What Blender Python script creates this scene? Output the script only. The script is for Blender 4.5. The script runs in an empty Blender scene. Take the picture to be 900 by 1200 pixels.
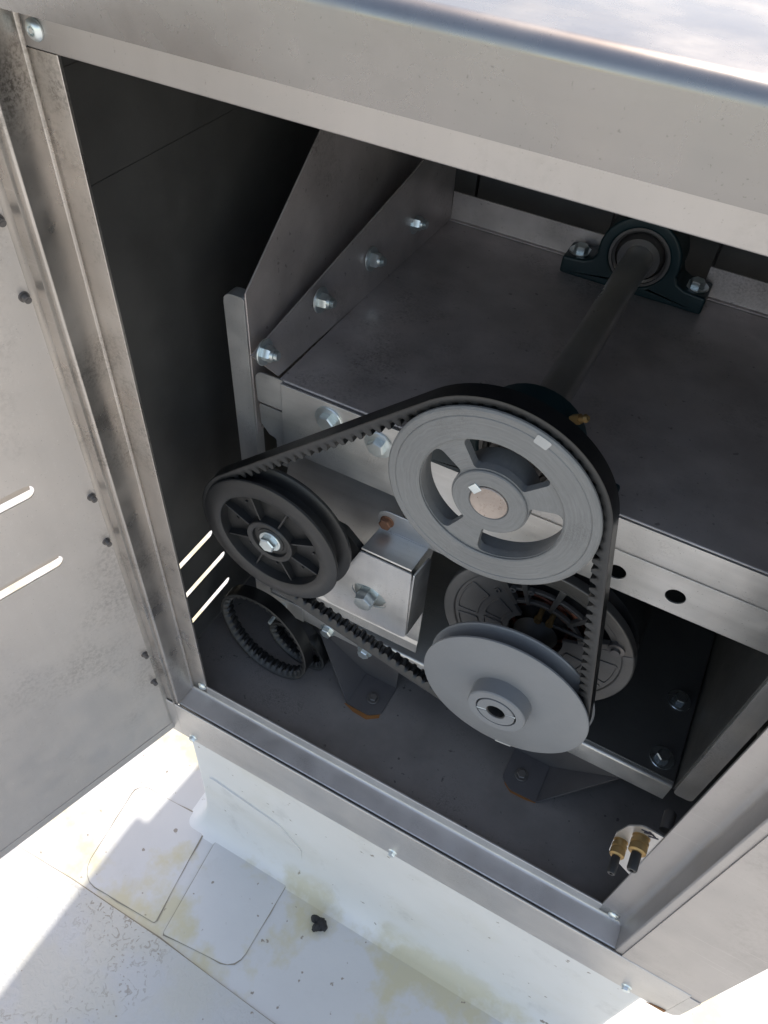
import bpy, bmesh, math, random
from mathutils import Vector, Matrix
R = math.radians
random.seed(7)
scene = bpy.context.scene
C = scene.collection

# ------------------------------------------------------------------ camera
cam_d = bpy.data.cameras.new("camera")
cam = bpy.data.objects.new("camera", cam_d); C.objects.link(cam)
cam_d.sensor_fit = 'VERTICAL'; cam_d.sensor_height = 36.0
cam_d.lens = 36.0 * 893.55 / 1200.0
cam_d.clip_start = 0.02; cam_d.clip_end = 800
# right, up, back axes of the camera in the world (metres, Z up, Y into the cabinet)
cx = Vector((0.88029469, 0.47116644, 0.05552871))
cu = Vector((-0.38380422, 0.63844801, 0.66714201))
cb = Vector((0.27888274, -0.60859373, 0.74285806))
m = Matrix.Identity(4)
for i in range(3):
    m[i][0] = cx[i]; m[i][1] = cu[i]; m[i][2] = cb[i]
m.translation = Vector((0.0945, -0.3944, 0.4221))
cam.matrix_world = m
scene.camera = cam

# ------------------------------------------------------------------ daylight
SUN_DIR = Vector((0.097, 1.0, 1.76)).normalized()      # towards the sun: behind the cabinet
w = bpy.data.worlds.new("World"); scene.world = w; w.use_nodes = True
nt = w.node_tree
sky = nt.nodes.new("ShaderNodeTexSky"); sky.sky_type = 'NISHITA'; sky.sun_disc = False
sky.sun_elevation = math.asin(SUN_DIR.z)
sky.sun_rotation = math.atan2(SUN_DIR.x, SUN_DIR.y)
sky.air_density = 1.0; sky.dust_density = 1.4; sky.ozone_density = 0.6
bg = nt.nodes["Background"]; bg.inputs[1].default_value = 0.15
wb = nt.nodes.new("ShaderNodeMix"); wb.data_type = 'RGBA'; wb.blend_type = 'MULTIPLY'; wb.inputs[0].default_value = 1.0
wb.inputs[7].default_value = (1.19, 1.0, 0.81, 1)          # the camera's white balance, set for open shade
nt.links.new(sky.outputs[0], wb.inputs[6]); nt.links.new(wb.outputs[2], bg.inputs[0])
sd = bpy.data.lights.new("sun", 'SUN'); sd.energy = 2.0; sd.angle = R(0.53); sd.color = (1.0, 0.95, 0.87)
sun = bpy.data.objects.new("sun", sd); C.objects.link(sun)
sun.rotation_euler = SUN_DIR.to_track_quat('Z', 'Y').to_euler()
sun.location = (0, 3, 5)
vs = scene.view_settings
scene.display_settings.display_device = 'sRGB'
vs.view_transform = 'Standard'; vs.look = 'None'; vs.gamma = 1.0; vs.use_curve_mapping = False
vs.exposure = 1.34
scene.cycles.max_bounces = 10; scene.cycles.diffuse_bounces = 6; scene.cycles.glossy_bounces = 6
scene.cycles.use_denoising = True

# ------------------------------------------------------------------ materials
def nd(t, typ, **kw):
    n = t.nodes.new(typ)
    for k, v in kw.items(): setattr(n, k, v)
    return n
def ramp(t, src, stops):
    r = t.nodes.new("ShaderNodeValToRGB"); e = r.color_ramp.elements
    while len(e) > 1: e.remove(e[-1])
    e[0].position = stops[0][0]; e[0].color = stops[0][1]
    for p, c in stops[1:]:
        x = e.new(p); x.color = c
    t.links.new(src, r.inputs[0]); return r.outputs[0]
def g(v): return (v, v, v, 1)
def c4(c): return (c[0], c[1], c[2], 1)
def mix(t, fac, a, b, mode='MIX'):
    n = t.nodes.new("ShaderNodeMix"); n.data_type = 'RGBA'; n.blend_type = mode
    for s, v in ((0, fac), (6, a), (7, b)):
        if hasattr(v, 'is_output'): t.links.new(v, n.inputs[s])
        else: n.inputs[s].default_value = v
    return n.outputs[2]
def noise(t, co, scale, detail=4, rough=.55, stretch=None):
    if stretch:
        mp = t.nodes.new("ShaderNodeMapping"); mp.inputs['Scale'].default_value = stretch
        t.links.new(co, mp.inputs[0]); co = mp.outputs[0]
    n = t.nodes.new("ShaderNodeTexNoise"); n.inputs['Scale'].default_value = scale
    n.inputs['Detail'].default_value = detail; n.inputs['Roughness'].default_value = rough
    t.links.new(co, n.inputs['Vector']); return n.outputs[0]
def base(name):
    mt = bpy.data.materials.new(name); mt.use_nodes = True; t = mt.node_tree
    p = t.nodes["Principled BSDF"]
    tc = t.nodes.new("ShaderNodeTexCoord")
    return mt, t, p, tc.outputs['Object']
def bump(t, p, h, strength, dist=.001):
    b = t.nodes.new("ShaderNodeBump"); b.inputs['Strength'].default_value = strength
    b.inputs['Distance'].default_value = dist
    t.links.new(h, b.inputs['Height']); t.links.new(b.outputs[0], p.inputs['Normal'])
def metal(name, col, metallic=.9, rough=.4, var=.12, brush=None, bstr=.15, dirt=.0, dirtcol=(.03,.028,.025),
          dscale=9, speck=0.0, rvar=.12, scratch=0.0, sdirs=((8, (.22, 34, 26)), (6, (.3, 40, 42))), spots=0.0):
    """sheet metal or metal casting: base tone with cloudy variation, brushed grain, dirt and scratches"""
    mt, t, p, co = base(name)
    n1 = noise(t, co, 14, 5)
    lo = c4([x*(1-var) for x in col]); hi = c4([min(1, x*(1+var)) for x in col])
    c = ramp(t, n1, [(.3, lo), (.7, hi)])
    if brush:
        nb = noise(t, co, 60, 3, .6, brush)
        c = mix(t, .35, c, ramp(t, nb, [(.3, lo), (.7, hi)]))
        bump(t, p, nb, bstr, .0006)
    else:
        bump(t, p, noise(t, co, 220, 3), bstr, .0005)
    if dirt > 0:
        a = ramp(t, noise(t, co, dscale, 8, .7), [(.52, g(0)), (.72, g(1))])
        f = ramp(t, noise(t, co, dscale*45, 3, .7), [(.42, g(0)), (.62, g(1))])
        mm = t.nodes.new("ShaderNodeMath"); mm.operation = 'MULTIPLY'
        t.links.new(a, mm.inputs[0]); t.links.new(f, mm.inputs[1])
        m2 = t.nodes.new("ShaderNodeMath"); m2.operation = 'MULTIPLY'; m2.inputs[1].default_value = dirt
        t.links.new(mm.outputs[0], m2.inputs[0])
        c = mix(t, m2.outputs[0], c, c4(dirtcol))
    if speck > 0:
        s = ramp(t, noise(t, co, 620, 2, .5), [(.70, g(0)), (.76, g(speck))])
        c = mix(t, s, c, c4(dirtcol))
    if spots > 0:
        s = ramp(t, noise(t, co, 120, 3, .5), [(.69, g(0)), (.73, g(spots))])
        c = mix(t, s, c, c4(dirtcol))
    if scratch > 0:
        for sc, st in sdirs:
            s = ramp(t, noise(t, co, sc, 2, .4, st), [(.70, g(0)), (.715, g(scratch)), (.73, g(0))])
            c = mix(t, s, c, (.75, .74, .72, 1))
    t.links.new(c, p.inputs['Base Color'])
    rr = ramp(t, noise(t, co, 26, 5), [(.3, g(max(.05, rough-rvar))), (.7, g(min(1, rough+rvar)))])
    t.links.new(rr, p.inputs['Roughness'])
    p.inputs['Metallic'].default_value = metallic
    return mt
def paint(name, col, rough=.5, var=.06, bstr=.1, bscale=300, spec=.5, dirt=0, dirtcol=(.3,.28,.26), dscale=20, brush=None):
    return metal(name, col, 0.0, rough, var, brush, bstr, dirt, dirtcol, dscale, 0, .08)

M = {}
M['panel'] = metal('cabinet_sheet_steel', (.45, .432, .420), .88, .43, .06, (1, 1, .03), .05, .30, (.17,.15,.135), 5, .35, .05, .26)
M['flange'] = metal('base_flange_steel', (.56, .545, .53), .8, .45, .08, (.03, 1, 1), .08, .4, (.22,.19,.15), 9, .4, .08, .2)
M['cap'] = metal('cap_sheet_steel', (.27, .262, .258), .94, .27, .08, (.03, 1, 1), .05, .25, (.09,.085,.08), 6, .4, .10, .30)
M['door'] = metal('door_sheet_steel', (.60, .565, .535), .85, .46, .05, (1, 1, .05), .06, .42, (.09,.08,.072), 5, .4, .06, .4)
M['frame'] = metal('door_frame_steel', (.50, .468, .435), .92, .34, .14, (1, 1, .02), .16, .8, (.07,.06,.05), 9, .5, .12, .2)
M['sill'] = metal('sill_steel', (.58, .56, .54), .75, .40, .1, (.03, 1, 1), .12, .5, (.10,.09,.085), 16, .35, .1)
M['galv'] = metal('galvanised_steel', (.60, .59, .575), .72, .42, .22, (.04, 1, 1), .3, .6, (.16,.15,.14), 14, .7, .14, .2)
M['galv_v'] = metal('galvanised_steel_upright', (.60, .585, .57), .65, .42, .18, (1, 1, .04), .25, .55, (.17,.16,.15), 14, .6, .14, .2)
M['deck'] = metal('deck_steel', (.54, .485, .468), .55, .44, .20, None, .3, .75, (.16,.135,.12), 8, .7, .14, .25, spots=.55)
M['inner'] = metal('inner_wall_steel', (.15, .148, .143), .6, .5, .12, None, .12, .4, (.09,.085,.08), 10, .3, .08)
M['floor'] = metal('floor_pan_steel', (.262, .243, .232), .5, .5, .2, None, .2, .9, (.07,.065,.065), 14, .5, .1, spots=.8)
M['foot'] = metal('foot_steel', (.135, .13, .135), .6, .5, .12, None, .2, .5, (.07,.065,.065), 20, .4, .1)
M['darkscrew'] = metal('dull_dark_screw', (.16, .15, .145), .7, .42, .15, None, .2)
M['zincd'] = metal('dull_zinc_plated_steel', (.52, .57, .60), .95, .27, .1, None, .1, 0, rvar=.08)
M['zinc'] = metal('zinc_plated_steel', (.70, .755, .76), .85, .34, .1, None, .1, 0, rvar=.08)
M['alu'] = metal('cast_aluminium', (.165, .160, .155), .6, .5, .16, None, .35, .5, (.10,.085,.07), 25, .5, .1)
M['aludark'] = metal('beam_shaded_aluminium', (.15, .14, .13), .6, .5, .15, None, .35, .5, (.05,.045,.04), 25)  # darker copy for the upper end bell, the beam's shade in its colour
M['brass'] = metal('brass', (.33, .22, .095), .8, .45, .4, None, .3, .7, (.12,.07,.03), 40, .3)
M['copper'] = metal('copper_winding', (.17, .06, .035), .7, .45, .3, None, .3, .3, (.05,.03,.02), 40)
M['rustybolt'] = metal('rusty_steel', (.30, .15, .09), .4, .6, .35, None, .6, .5, (.12,.05,.025), 60)
M['rust'] = paint('rust_bleed', (.27, .115, .03), .85, .3, .5)
M['shaftend'] = metal('turned_shaft_end', (.42, .36, .32), .75, .48, .4, None, .6, .9, (.13,.075,.05), 160, .9)
M['shaft'] = metal('oiled_shaft_steel', (.42, .41, .40), .85, .36, .14, None, .12, .2)
M['castgrey'] = paint('grey_painted_iron', (.205, .206, .203), .48, .13, .5, dirt=.6, dirtcol=(.09,.085,.08), dscale=22)
def rings(mt, sc, bs, cv):
    t = mt.node_tree; p = t.nodes['Principled BSDF']; tc = t.nodes.new('ShaderNodeTexCoord')
    mp = t.nodes.new('ShaderNodeMapping'); t.links.new(tc.outputs['Object'], mp.inputs[0])
    mp.inputs['Scale'].default_value = (1, .001, 1)
    ln = t.nodes.new('ShaderNodeVectorMath'); ln.operation = 'LENGTH'; t.links.new(mp.outputs[0], ln.inputs[0])
    cm = t.nodes.new('ShaderNodeCombineXYZ'); t.links.new(ln.outputs['Value'], cm.inputs[0])
    n0 = noise(t, tc.outputs['Object'], 30, 2); mm = t.nodes.new('ShaderNodeMath'); mm.operation = 'MULTIPLY'; mm.inputs[1].default_value = .010
    t.links.new(n0, mm.inputs[0]); t.links.new(mm.outputs[0], cm.inputs[1])
    n = noise(t, cm.outputs[0], sc, 3, .7)
    bump(t, p, n, bs, .0006)
    old = p.inputs['Base Color'].links[0].from_socket
    c = mix(t, 1.0, old, ramp(t, n, [(.3, g(1-cv)), (.7, g(1.0))]), 'MULTIPLY'); t.links.new(c, p.inputs['Base Color'])
rings(M['castgrey'], 650, .35, .22)
M['discgrey'] = paint('smooth_grey_paint', (.20, .205, .212), .40, .08, .10, dirt=.5, dirtcol=(.13,.13,.135), dscale=12)
M['groove'] = metal('worn_groove_steel', (.17, .17, .18), .6, .36, .1, None, .1)
M['rubber'] = paint('belt_rubber', (.008, .008, .0085), .36, .3, .25, dirt=.5, dirtcol=(.03,.03,.03), dscale=40)
M['rubber_side'] = paint('belt_rubber_edge', (.030, .030, .030), .5, .3, .4)
M['plastic'] = paint('black_moulded_plastic', (.014, .014, .0145), .44, .2, .15, dirt=.5, dirtcol=(.06,.058,.055), dscale=18)
M['plastic_rim'] = paint('scuffed_black_plastic', (.022, .022, .0225), .42, .2, .15, dirt=.4, dirtcol=(.075,.073,.07), dscale=18)
M['teal'] = paint('dark_teal_enamel', (.005, .023, .028), .4, .25, .25, dirt=.4, dirtcol=(.01,.018,.02), dscale=30)
M['dark'] = paint('black_enamel', (.018, .018, .018), .45, .2, .2)
M['motor'] = paint('black_motor_enamel', (.02, .02, .021), .35, .2, .2)
M['tabwhite'] = metal('bright_tab_steel', (.66, .63, .58), .75, .48, .05, None, .1, .15, (.3,.28,.25), 20)
M['ink'] = paint('black_marker_ink', (.015, .015, .03), .6)
M['whitemark'] = paint('white_dab_and_glint', (.40, .40, .39), .6, .25, .4, dirt=.6, dirtcol=(.25,.25,.25), dscale=60)  # paint dab on the fan pulley, painted highlight on the motor pulley
M['debris'] = paint('wet_black_leaf_litter', (.008, .008, .009), .6, .4, .8, 120)

def membrane(name, tone, stain, dents):
    mt, t, p, co = base(name)
    gm = t.nodes.new("ShaderNodeNewGeometry"); co = gm.outputs['Position']
    c = ramp(t, noise(t, co, 7, 6), [(.3, c4([x*.93 for x in tone])), (.7, c4(tone))])
    y = ramp(t, noise(t, co, 6.5, 6, .62), [(.50, g(0)), (.60, g(stain))])
    c = mix(t, y, c, (.50, .45, .28, 1))
    y2 = ramp(t, noise(t, co, 13, 6, .7, (1.2, 1.0, 1)), [(.56, g(0)), (.72, g(.5))])
    c = mix(t, y2, c, (.47, .46, .44, 1))
    sp = ramp(t, noise(t, co, 75, 2, .5), [(.715, g(0)), (.745, g(.85))])
    c = mix(t, sp, c, (.22, .18, .14, 1))
    if dents:
        # dimpled, dirt-filled emboss of the lower sheet
        vz = t.nodes.new("ShaderNodeTexNoise"); vz.inputs['Scale'].default_value = 95; vz.inputs['Detail'].default_value = 2
        vz.inputs['Distortion'].default_value = 1.2
        t.links.new(co, vz.inputs['Vector'])
        area = ramp(t, noise(t, co, 4.2, 3), [(.44, g(0)), (.60, g(1))])
        d1 = ramp(t, vz.outputs[0], [(.59, g(0)), (.62, g(.9)), (.66, g(.6)), (.71, g(.1))])
        c = mix(t, mix(t, 1.0, area, d1, 'MULTIPLY'), c, (.20, .165, .12, 1))
        bump(t, p, vz.outputs[0], .35, .004)
    else:
        bump(t, p, noise(t, co, 9, 5), .35, .006)
    if name.endswith('membrane') and 'curb' in name:
        sx = t.nodes.new('ShaderNodeSeparateXYZ'); t.links.new(co, sx.inputs[0])
        zz = nd(t, 'ShaderNodeMapRange'); zz.inputs[1].default_value = -.90; zz.inputs[2].default_value = -.95
        t.links.new(sx.outputs[2], zz.inputs[0])
        nn = ramp(t, noise(t, co, 6.5, 6, .62), [(.47, g(0)), (.60, g(.8))])
        c = mix(t, mix(t, 1.0, nn, zz.outputs[0], 'MULTIPLY'), c, (.50, .45, .28, 1))
    t.links.new(c, p.inputs['Base Color'])
    p.inputs['Roughness'].default_value = .5
    return mt
M['memb'] = membrane('white_roof_membrane', (.56, .555, .545), .8, False)
M['memb_d'] = membrane('white_roof_membrane_dimpled', (.47, .468, .46), .2, True)
M['memb_c'] = membrane('white_curb_membrane', (.70, .695, .68), .10, False)
M['patch'] = membrane('white_membrane_patch', (.56, .555, .545), .8, False)
M['seam'] = paint('seam_grime', (.24, .215, .17), .8, .3, .3)

# ------------------------------------------------------------------ object helpers
def wloc(o):
    v = Vector((0, 0, 0))
    while o is not None:
        v += o.location; o = o.parent
    return v
def obj(name, bm, mat, parent=None, bevel=0, seg=2, ang=38, mats=None, origin=None):
    """link a bmesh given in world metres as one mesh object under parent"""
    me = bpy.data.meshes.new(name)
    bmesh.ops.recalc_face_normals(bm, faces=bm.faces[:])
    if origin is not None: loc = Vector(origin)
    elif parent is not None: loc = wloc(parent)
    else: loc = Vector((0, 0, 0))
    bmesh.ops.translate(bm, verts=bm.verts, vec=-loc)
    for f in bm.faces: f.smooth = True
    bm.to_mesh(me); bm.free()
    for mm in (mats or [mat]): me.materials.append(mm)
    o = bpy.data.objects.new(name, me); C.objects.link(o)
    if parent is not None:
        o.parent = parent; o.location = loc - wloc(parent)
    else: o.location = loc
    if bevel > 0:
        b = o.modifiers.new("bevel", 'BEVEL'); b.width = bevel; b.segments = seg
        b.limit_method = 'ANGLE'; b.angle_limit = R(40); b.use_clamp_overlap = True
        wn = o.modifiers.new("wn", 'WEIGHTED_NORMAL'); wn.keep_sharp = True; wn.weight = 80
    else:
        me.set_sharp_from_angle(angle=R(ang))
    return o
def thing(name, label, cat, loc=(0, 0, 0), group=None):
    o = bpy.data.objects.new(name, None); C.objects.link(o); o.location = loc
    o.empty_display_size = .03
    o['label'] = label; o['category'] = cat
    if group: o['group'] = group
    return o
def box(bm, x0, x1, y0, y1, z0, z1):
    v = [bm.verts.new((x, y, z)) for x in (x0, x1) for y in (y0, y1) for z in (z0, z1)]
    for f in ((0,1,3,2), (4,6,7,5), (0,4,5,1), (2,3,7,6), (0,2,6,4), (1,5,7,3)):
        bm.faces.new([v[i] for i in f])
    return bm
def P3(ax, a, b, t):
    return {'X': (t, a, b), 'Y': (a, t, b), 'Z': (a, b, t)}[ax]
def round_line(pts, r, closed=False, n=4):
    """polyline with its corners rounded; r one radius or one per point"""
    out = []; N = len(pts)
    for i, p in enumerate(pts):
        rr = r[i] if isinstance(r, (list, tuple)) else r
        if (not closed and i in (0, N-1)) or rr <= 0:
            out.append(Vector(p)); continue
        p = Vector(p); a = Vector(pts[i-1]) - p; b = Vector(pts[(i+1) % N]) - p
        la, lb = a.length, b.length; a.normalize(); b.normalize()
        th = math.acos(max(-1, min(1, a.dot(b))))
        if th > math.pi - .02: out.append(p); continue
        d = min(rr / math.tan(th/2), la*.49, lb*.49); rad = d * math.tan(th/2)
        c = p + (a+b).normalized() * (rad / math.sin(th/2))
        s = p + a*d - c; e = p + b*d - c
        tot = s.angle_signed(e) if True else 0
        for k in range(n+1):
            an = -tot * k / n
            out.append(c + Vector((s.x*math.cos(an) - s.y*math.sin(an), s.x*math.sin(an) + s.y*math.cos(an))))
    return out
def bent(bm, ax, pts, t, a, b, r=.003, side=1):
    """bent sheet metal: a folded line of thickness t, drawn out along an axis from a to b"""
    L = round_line(pts, r); off = []
    for i, p in enumerate(L):
        d0 = (L[i] - L[i-1]).normalized() if i > 0 else None
        d1 = (L[i+1] - L[i]).normalized() if i < len(L)-1 else None
        d0 = d0 or d1; d1 = d1 or d0
        n0 = Vector((-d0.y, d0.x)); n1 = Vector((-d1.y, d1.x)); n = (n0+n1).normalized()
        off.append(p + n * side * t / max(.3, n.dot(n0)))
    A0 = [bm.verts.new(P3(ax, p.x, p.y, a)) for p in L]; A1 = [bm.verts.new(P3(ax, p.x, p.y, b)) for p in L]
    B0 = [bm.verts.new(P3(ax, p.x, p.y, a)) for p in off]; B1 = [bm.verts.new(P3(ax, p.x, p.y, b)) for p in off]
    for i in range(len(L)-1):
        bm.faces.new((A0[i], A0[i+1], A1[i+1], A1[i])); bm.faces.new((B0[i], B1[i], B1[i+1], B0[i+1]))
        bm.faces.new((A0[i], B0[i], B0[i+1], A0[i+1])); bm.faces.new((A1[i], A1[i+1], B1[i+1], B1[i]))
    for i in (0, -1): bm.faces.new((A0[i], A1[i], B1[i], B0[i]))
    return bm
def plate(bm, ax, outer, t0, t1, holes=()):
    """flat plate between t0 and t1 along an axis, its outline and holes given in the other two"""
    es = []
    for loop in [outer] + list(holes):
        vv = [bm.verts.new(P3(ax, p[0], p[1], t0)) for p in loop]
        es += [bm.edges.new((vv[i], vv[(i+1) % len(vv)])) for i in range(len(vv))]
    res = bmesh.ops.triangle_fill(bm, use_beauty=True, use_dissolve=False, edges=es)
    fs = [x for x in res['geom'] if isinstance(x, bmesh.types.BMFace)]
    ex = bmesh.ops.extrude_face_region(bm, geom=fs)
    vs_ = [x for x in ex['geom'] if isinstance(x, bmesh.types.BMVert)]
    d = Vector(P3(ax, 0, 0, t1 - t0)); bmesh.ops.translate(bm, verts=vs_, vec=d)
    return bm
def ngon(c, r, n=24, ph=0): return [(c[0] + r*math.cos(ph + 2*math.pi*i/n), c[1] + r*math.sin(ph + 2*math.pi*i/n)) for i in range(n)]
def slot(a0, a1, b, h, n=6):
    """stadium outline from a0 to a1, centre b, height h"""
    r = h/2; out = []
    for i in range(n+1): out.append((a1 - r + r*math.cos(-math.pi/2 + math.pi*i/n), b + r*math.sin(-math.pi/2 + math.pi*i/n)))
    for i in range(n+1): out.append((a0 + r + r*math.cos(math.pi/2 + math.pi*i/n), b + r*math.sin(math.pi/2 + math.pi*i/n)))
    return out
def sector(c, r0, r1, a0, a1, rc=0, n=14):
    """ring sector outline (degrees), corners rounded"""
    o = [(c[0] + r1*math.cos(R(a0 + (a1-a0)*i/n)), c[1] + r1*math.sin(R(a0 + (a1-a0)*i/n))) for i in range(n+1)]
    i_ = [(c[0] + r0*math.cos(R(a1 + (a0-a1)*i/n)), c[1] + r0*math.sin(R(a1 + (a0-a1)*i/n))) for i in range(n+1)]
    pts = o + i_
    if rc:
        rad = [0]*len(pts); rad[0] = rad[n] = rad[n+1] = rad[2*n+1] = rc
        # drop neighbours of the corners so that the fillet has room
        keep = [k for k in range(len(pts)) if k not in (1, n-1, n+2, 2*n)]
        pts = [pts[k] for k in keep]; rad = [rad[k] for k in keep]
        pts = [tuple(p) for p in round_line(pts, rad, True)]
    return pts
def lathe(bm, prof, c, n=72, closed=True):
    """closed (r, y) profile turned about an axis along Y through c=(x, z)"""
    rings = []
    for r, y in prof:
        if r < 1e-6: rings.append([bm.verts.new((c[0], y, c[1]))])
        else: rings.append([bm.verts.new((c[0] + r*math.cos(2*math.pi*i/n), y, c[1] + r*math.sin(2*math.pi*i/n))) for i in range(n)])
    m_ = len(rings)
    for k in range(m_ if closed else m_-1):
        A, B = rings[k], rings[(k+1) % m_]
        for i in range(n):
            j = (i+1) % n
            if len(A) == 1 and len(B) == 1: continue
            if len(A) == 1: bm.faces.new((A[0], B[i], B[j]))
            elif len(B) == 1: bm.faces.new((A[i], B[0], A[j]))
            else: bm.faces.new((A[i], B[i], B[j], A[j]))
    return bm
def rod(bm, p0, p1, r0, r1=None, n=20, cap=True):
    r1 = r0 if r1 is None else r1
    p0, p1 = Vector(p0), Vector(p1); d = (p1-p0).normalized()
    u = d.orthogonal().normalized(); v = d.cross(u)
    A = [bm.verts.new(p0 + (u*math.cos(2*math.pi*i/n) + v*math.sin(2*math.pi*i/n))*r0) for i in range(n)]
    B = [bm.verts.new(p1 + (u*math.cos(2*math.pi*i/n) + v*math.sin(2*math.pi*i/n))*r1) for i in range(n)]
    for i in range(n): bm.faces.new((A[i], A[(i+1) % n], B[(i+1) % n], B[i]))
    if cap: bm.faces.new(A[::-1]); bm.faces.new(B)
    return bm
_mesh_cache = {}
def fast_mesh(key, build, mat):
    if key not in _mesh_cache:
        bm = bmesh.new(); build(bm); bmesh.ops.recalc_face_normals(bm, faces=bm.faces[:])
        for f in bm.faces: f.smooth = True
        me = bpy.data.meshes.new(key); bm.to_mesh(me); bm.free(); me.materials.append(mat)
        me.set_sharp_from_angle(angle=R(35)); _mesh_cache[key] = me
    return _mesh_cache[key]
def link_fast(name, me, parent, loc, axis, spin=0):
    o = bpy.data.objects.new(name, me); C.objects.link(o); o.parent = parent
    o.location = Vector(loc)
    o.rotation_euler = (Vector(axis).to_track_quat('Z', 'Y') @ Matrix.Rotation(spin, 3, 'Z').to_quaternion()).to_euler()
    return o
def hexhead(bm, r, h, cham=.14):
    """hexagon head with chamfered top and a raised grade mark, standing on z=0"""
    rings = []
    for z, k in ((0, 1), (h*.82, 1), (h, 1-cham)):
        n = 6 if k == 1 else 6
        rings.append([bm.verts.new((r*k*math.cos(math.pi*i/3), r*k*math.sin(math.pi*i/3), z)) for i in range(6)])
    for a, b in ((0, 1), (1, 2)):
        for i in range(6): bm.faces.new((rings[a][i], rings[a][(i+1) % 6], rings[b][(i+1) % 6], rings[b][i]))
    bm.faces.new(rings[2]); bm.faces.new(rings[0][::-1])
def bolt(parent, p, axis, r=.0085, h=.0065, wr=.0135, wt=.0022, spin=0, mat='zinc', stub=0, flange=False, name='bolt'):
    """hex bolt (or nut with a threaded stub) standing on its washer"""
    loc = Vector(p) - wloc(parent); ax = Vector(axis).normalized()
    key = f'{mat}_{r}_{h}_{stub}_{flange}_{name}'
    def hb(bm):
        hexhead(bm, r, h)
        if flange: rod(bm, (0, 0, -.0002), (0, 0, h*.22), r*1.3, r*1.05, 24)
        if stub:
            n = 9
            for k in range(n):
                z = h + stub*k/n; rod(bm, (0, 0, z), (0, 0, z + stub/n*.55), r*.56, r*.50, 14)
            rod(bm, (0, 0, 0), (0, 0, h+stub), r*.48, None, 14)
            rod(bm, (0, 0, h*.8), (0, 0, h*1.35), r*.82, r*.72, 20)
    o = link_fast(name, fast_mesh(key, hb, M[mat]), parent, loc + ax*wt, ax, spin)
    if wr:
        wk = f'washer_{mat}_{wr}_{wt}'
        def wb(bm):
            prof = [(wr*.5, 0), (wr, 0), (wr, wt*.7), (wr-wt*.3, wt), (wr*.5, wt)]
            n = 28; rg = [[bm.verts.new((q*math.cos(2*math.pi*i/n), q*math.sin(2*math.pi*i/n), z)) for i in range(n)] for q, z in prof]
            for k in range(len(rg)):
                for i in range(n):
                    A, B = rg[k], rg[(k+1) % len(rg)]
                    bm.faces.new((A[i], A[(i+1) % n], B[(i+1) % n], B[i]))
        wo = bpy.data.objects.new('washer', fast_mesh(wk, wb, M[mat])); C.objects.link(wo)
        wo.parent = o; wo.location = (0, 0, -wt)
    return o

# ================================================================== THE SETTING
GZ = -.95
def ground():
    bm = bmesh.new()
    # graded grid: fine near the cabinet, reaching far out
    xs = [-120, -40, -12, -4, -2, -1, 0, 1, 2, 4, 12, 40, 120]
    vv = [[bm.verts.new((x, y, GZ)) for y in xs] for x in xs]
    for i in range(len(xs)-1):
        for j in range(len(xs)-1): bm.faces.new((vv[i][j], vv[i+1][j], vv[i+1][j+1], vv[i][j+1]))
    o = obj('ground', bm, M['memb']); o['kind'] = 'structure'
    return o
gr = ground()
def patch(name, outline, th, mat, lab=None):
    bm = bmesh.new(); plate(bm, 'Z', outline, GZ - .001, GZ + th)
    o = obj(name, bm, mat, gr, bevel=.0006)
    # dirt line caught along the lap: a thin flat strip just outside the edge
    bm = bmesh.new(); n = len(outline)
    cxx = sum(p[0] for p in outline)/n; cyy = sum(p[1] for p in outline)/n
    P = [Vector(p) for p in outline]; ins = []; outs = []
    for i in range(n):
        d = (P[(i+1) % n] - P[i-1]).normalized(); nn = Vector((d.y, -d.x))
        if nn.dot(P[i] - Vector((cxx, cyy))) < 0: nn = -nn
        wd = .0006 + .0026*(.5+.5*math.sin(i*.9))*random.random()
        ins.append(bm.verts.new((P[i].x, P[i].y, GZ + .0008))); q = P[i] + nn*wd
        outs.append(bm.verts.new((q.x, q.y, GZ + .0008)))
    for i in range(n): bm.faces.new((ins[i], ins[(i+1) % n], outs[(i+1) % n], outs[i]))
    obj('seam', bm, M['seam'], o)
    if lab: o['label'] = lab
    return o
def sub(pts, k=.03):
    out = []
    for i, p in enumerate(pts):
        q = pts[(i+1) % len(pts)]; d = math.hypot(q[0]-p[0], q[1]-p[1]); n = max(1, int(d/k))
        out += [(p[0]+(q[0]-p[0])*j/n, p[1]+(q[1]-p[1])*j/n) for j in range(n)]
    return out
patch('membrane_sheet', sub([(-1.6, -3.0), (3.0, -3.0), (3.0, -.262), (-.08, -.266), (-.297, -.258), (-.478, -.258), (-.60, -.262), (-1.6, -.27)], .05), .0030, M['memb_d'])
patch('membrane_patch', sub([tuple(p) for p in round_line([(-.490, -.078), (-.3395, -.072), (-.318, -.244), (-.470, -.250)], [.02, .004, .004, .035], True)], .02), .0012, M['patch'])
patch('membrane_patch', sub([tuple(p) for p in round_line([(-.312, -.066), (-.165, -.066), (-.166, -.236), (-.297, -.250)], [.004, .01, .03, .004], True)], .02), .0012, M['patch'])

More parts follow.
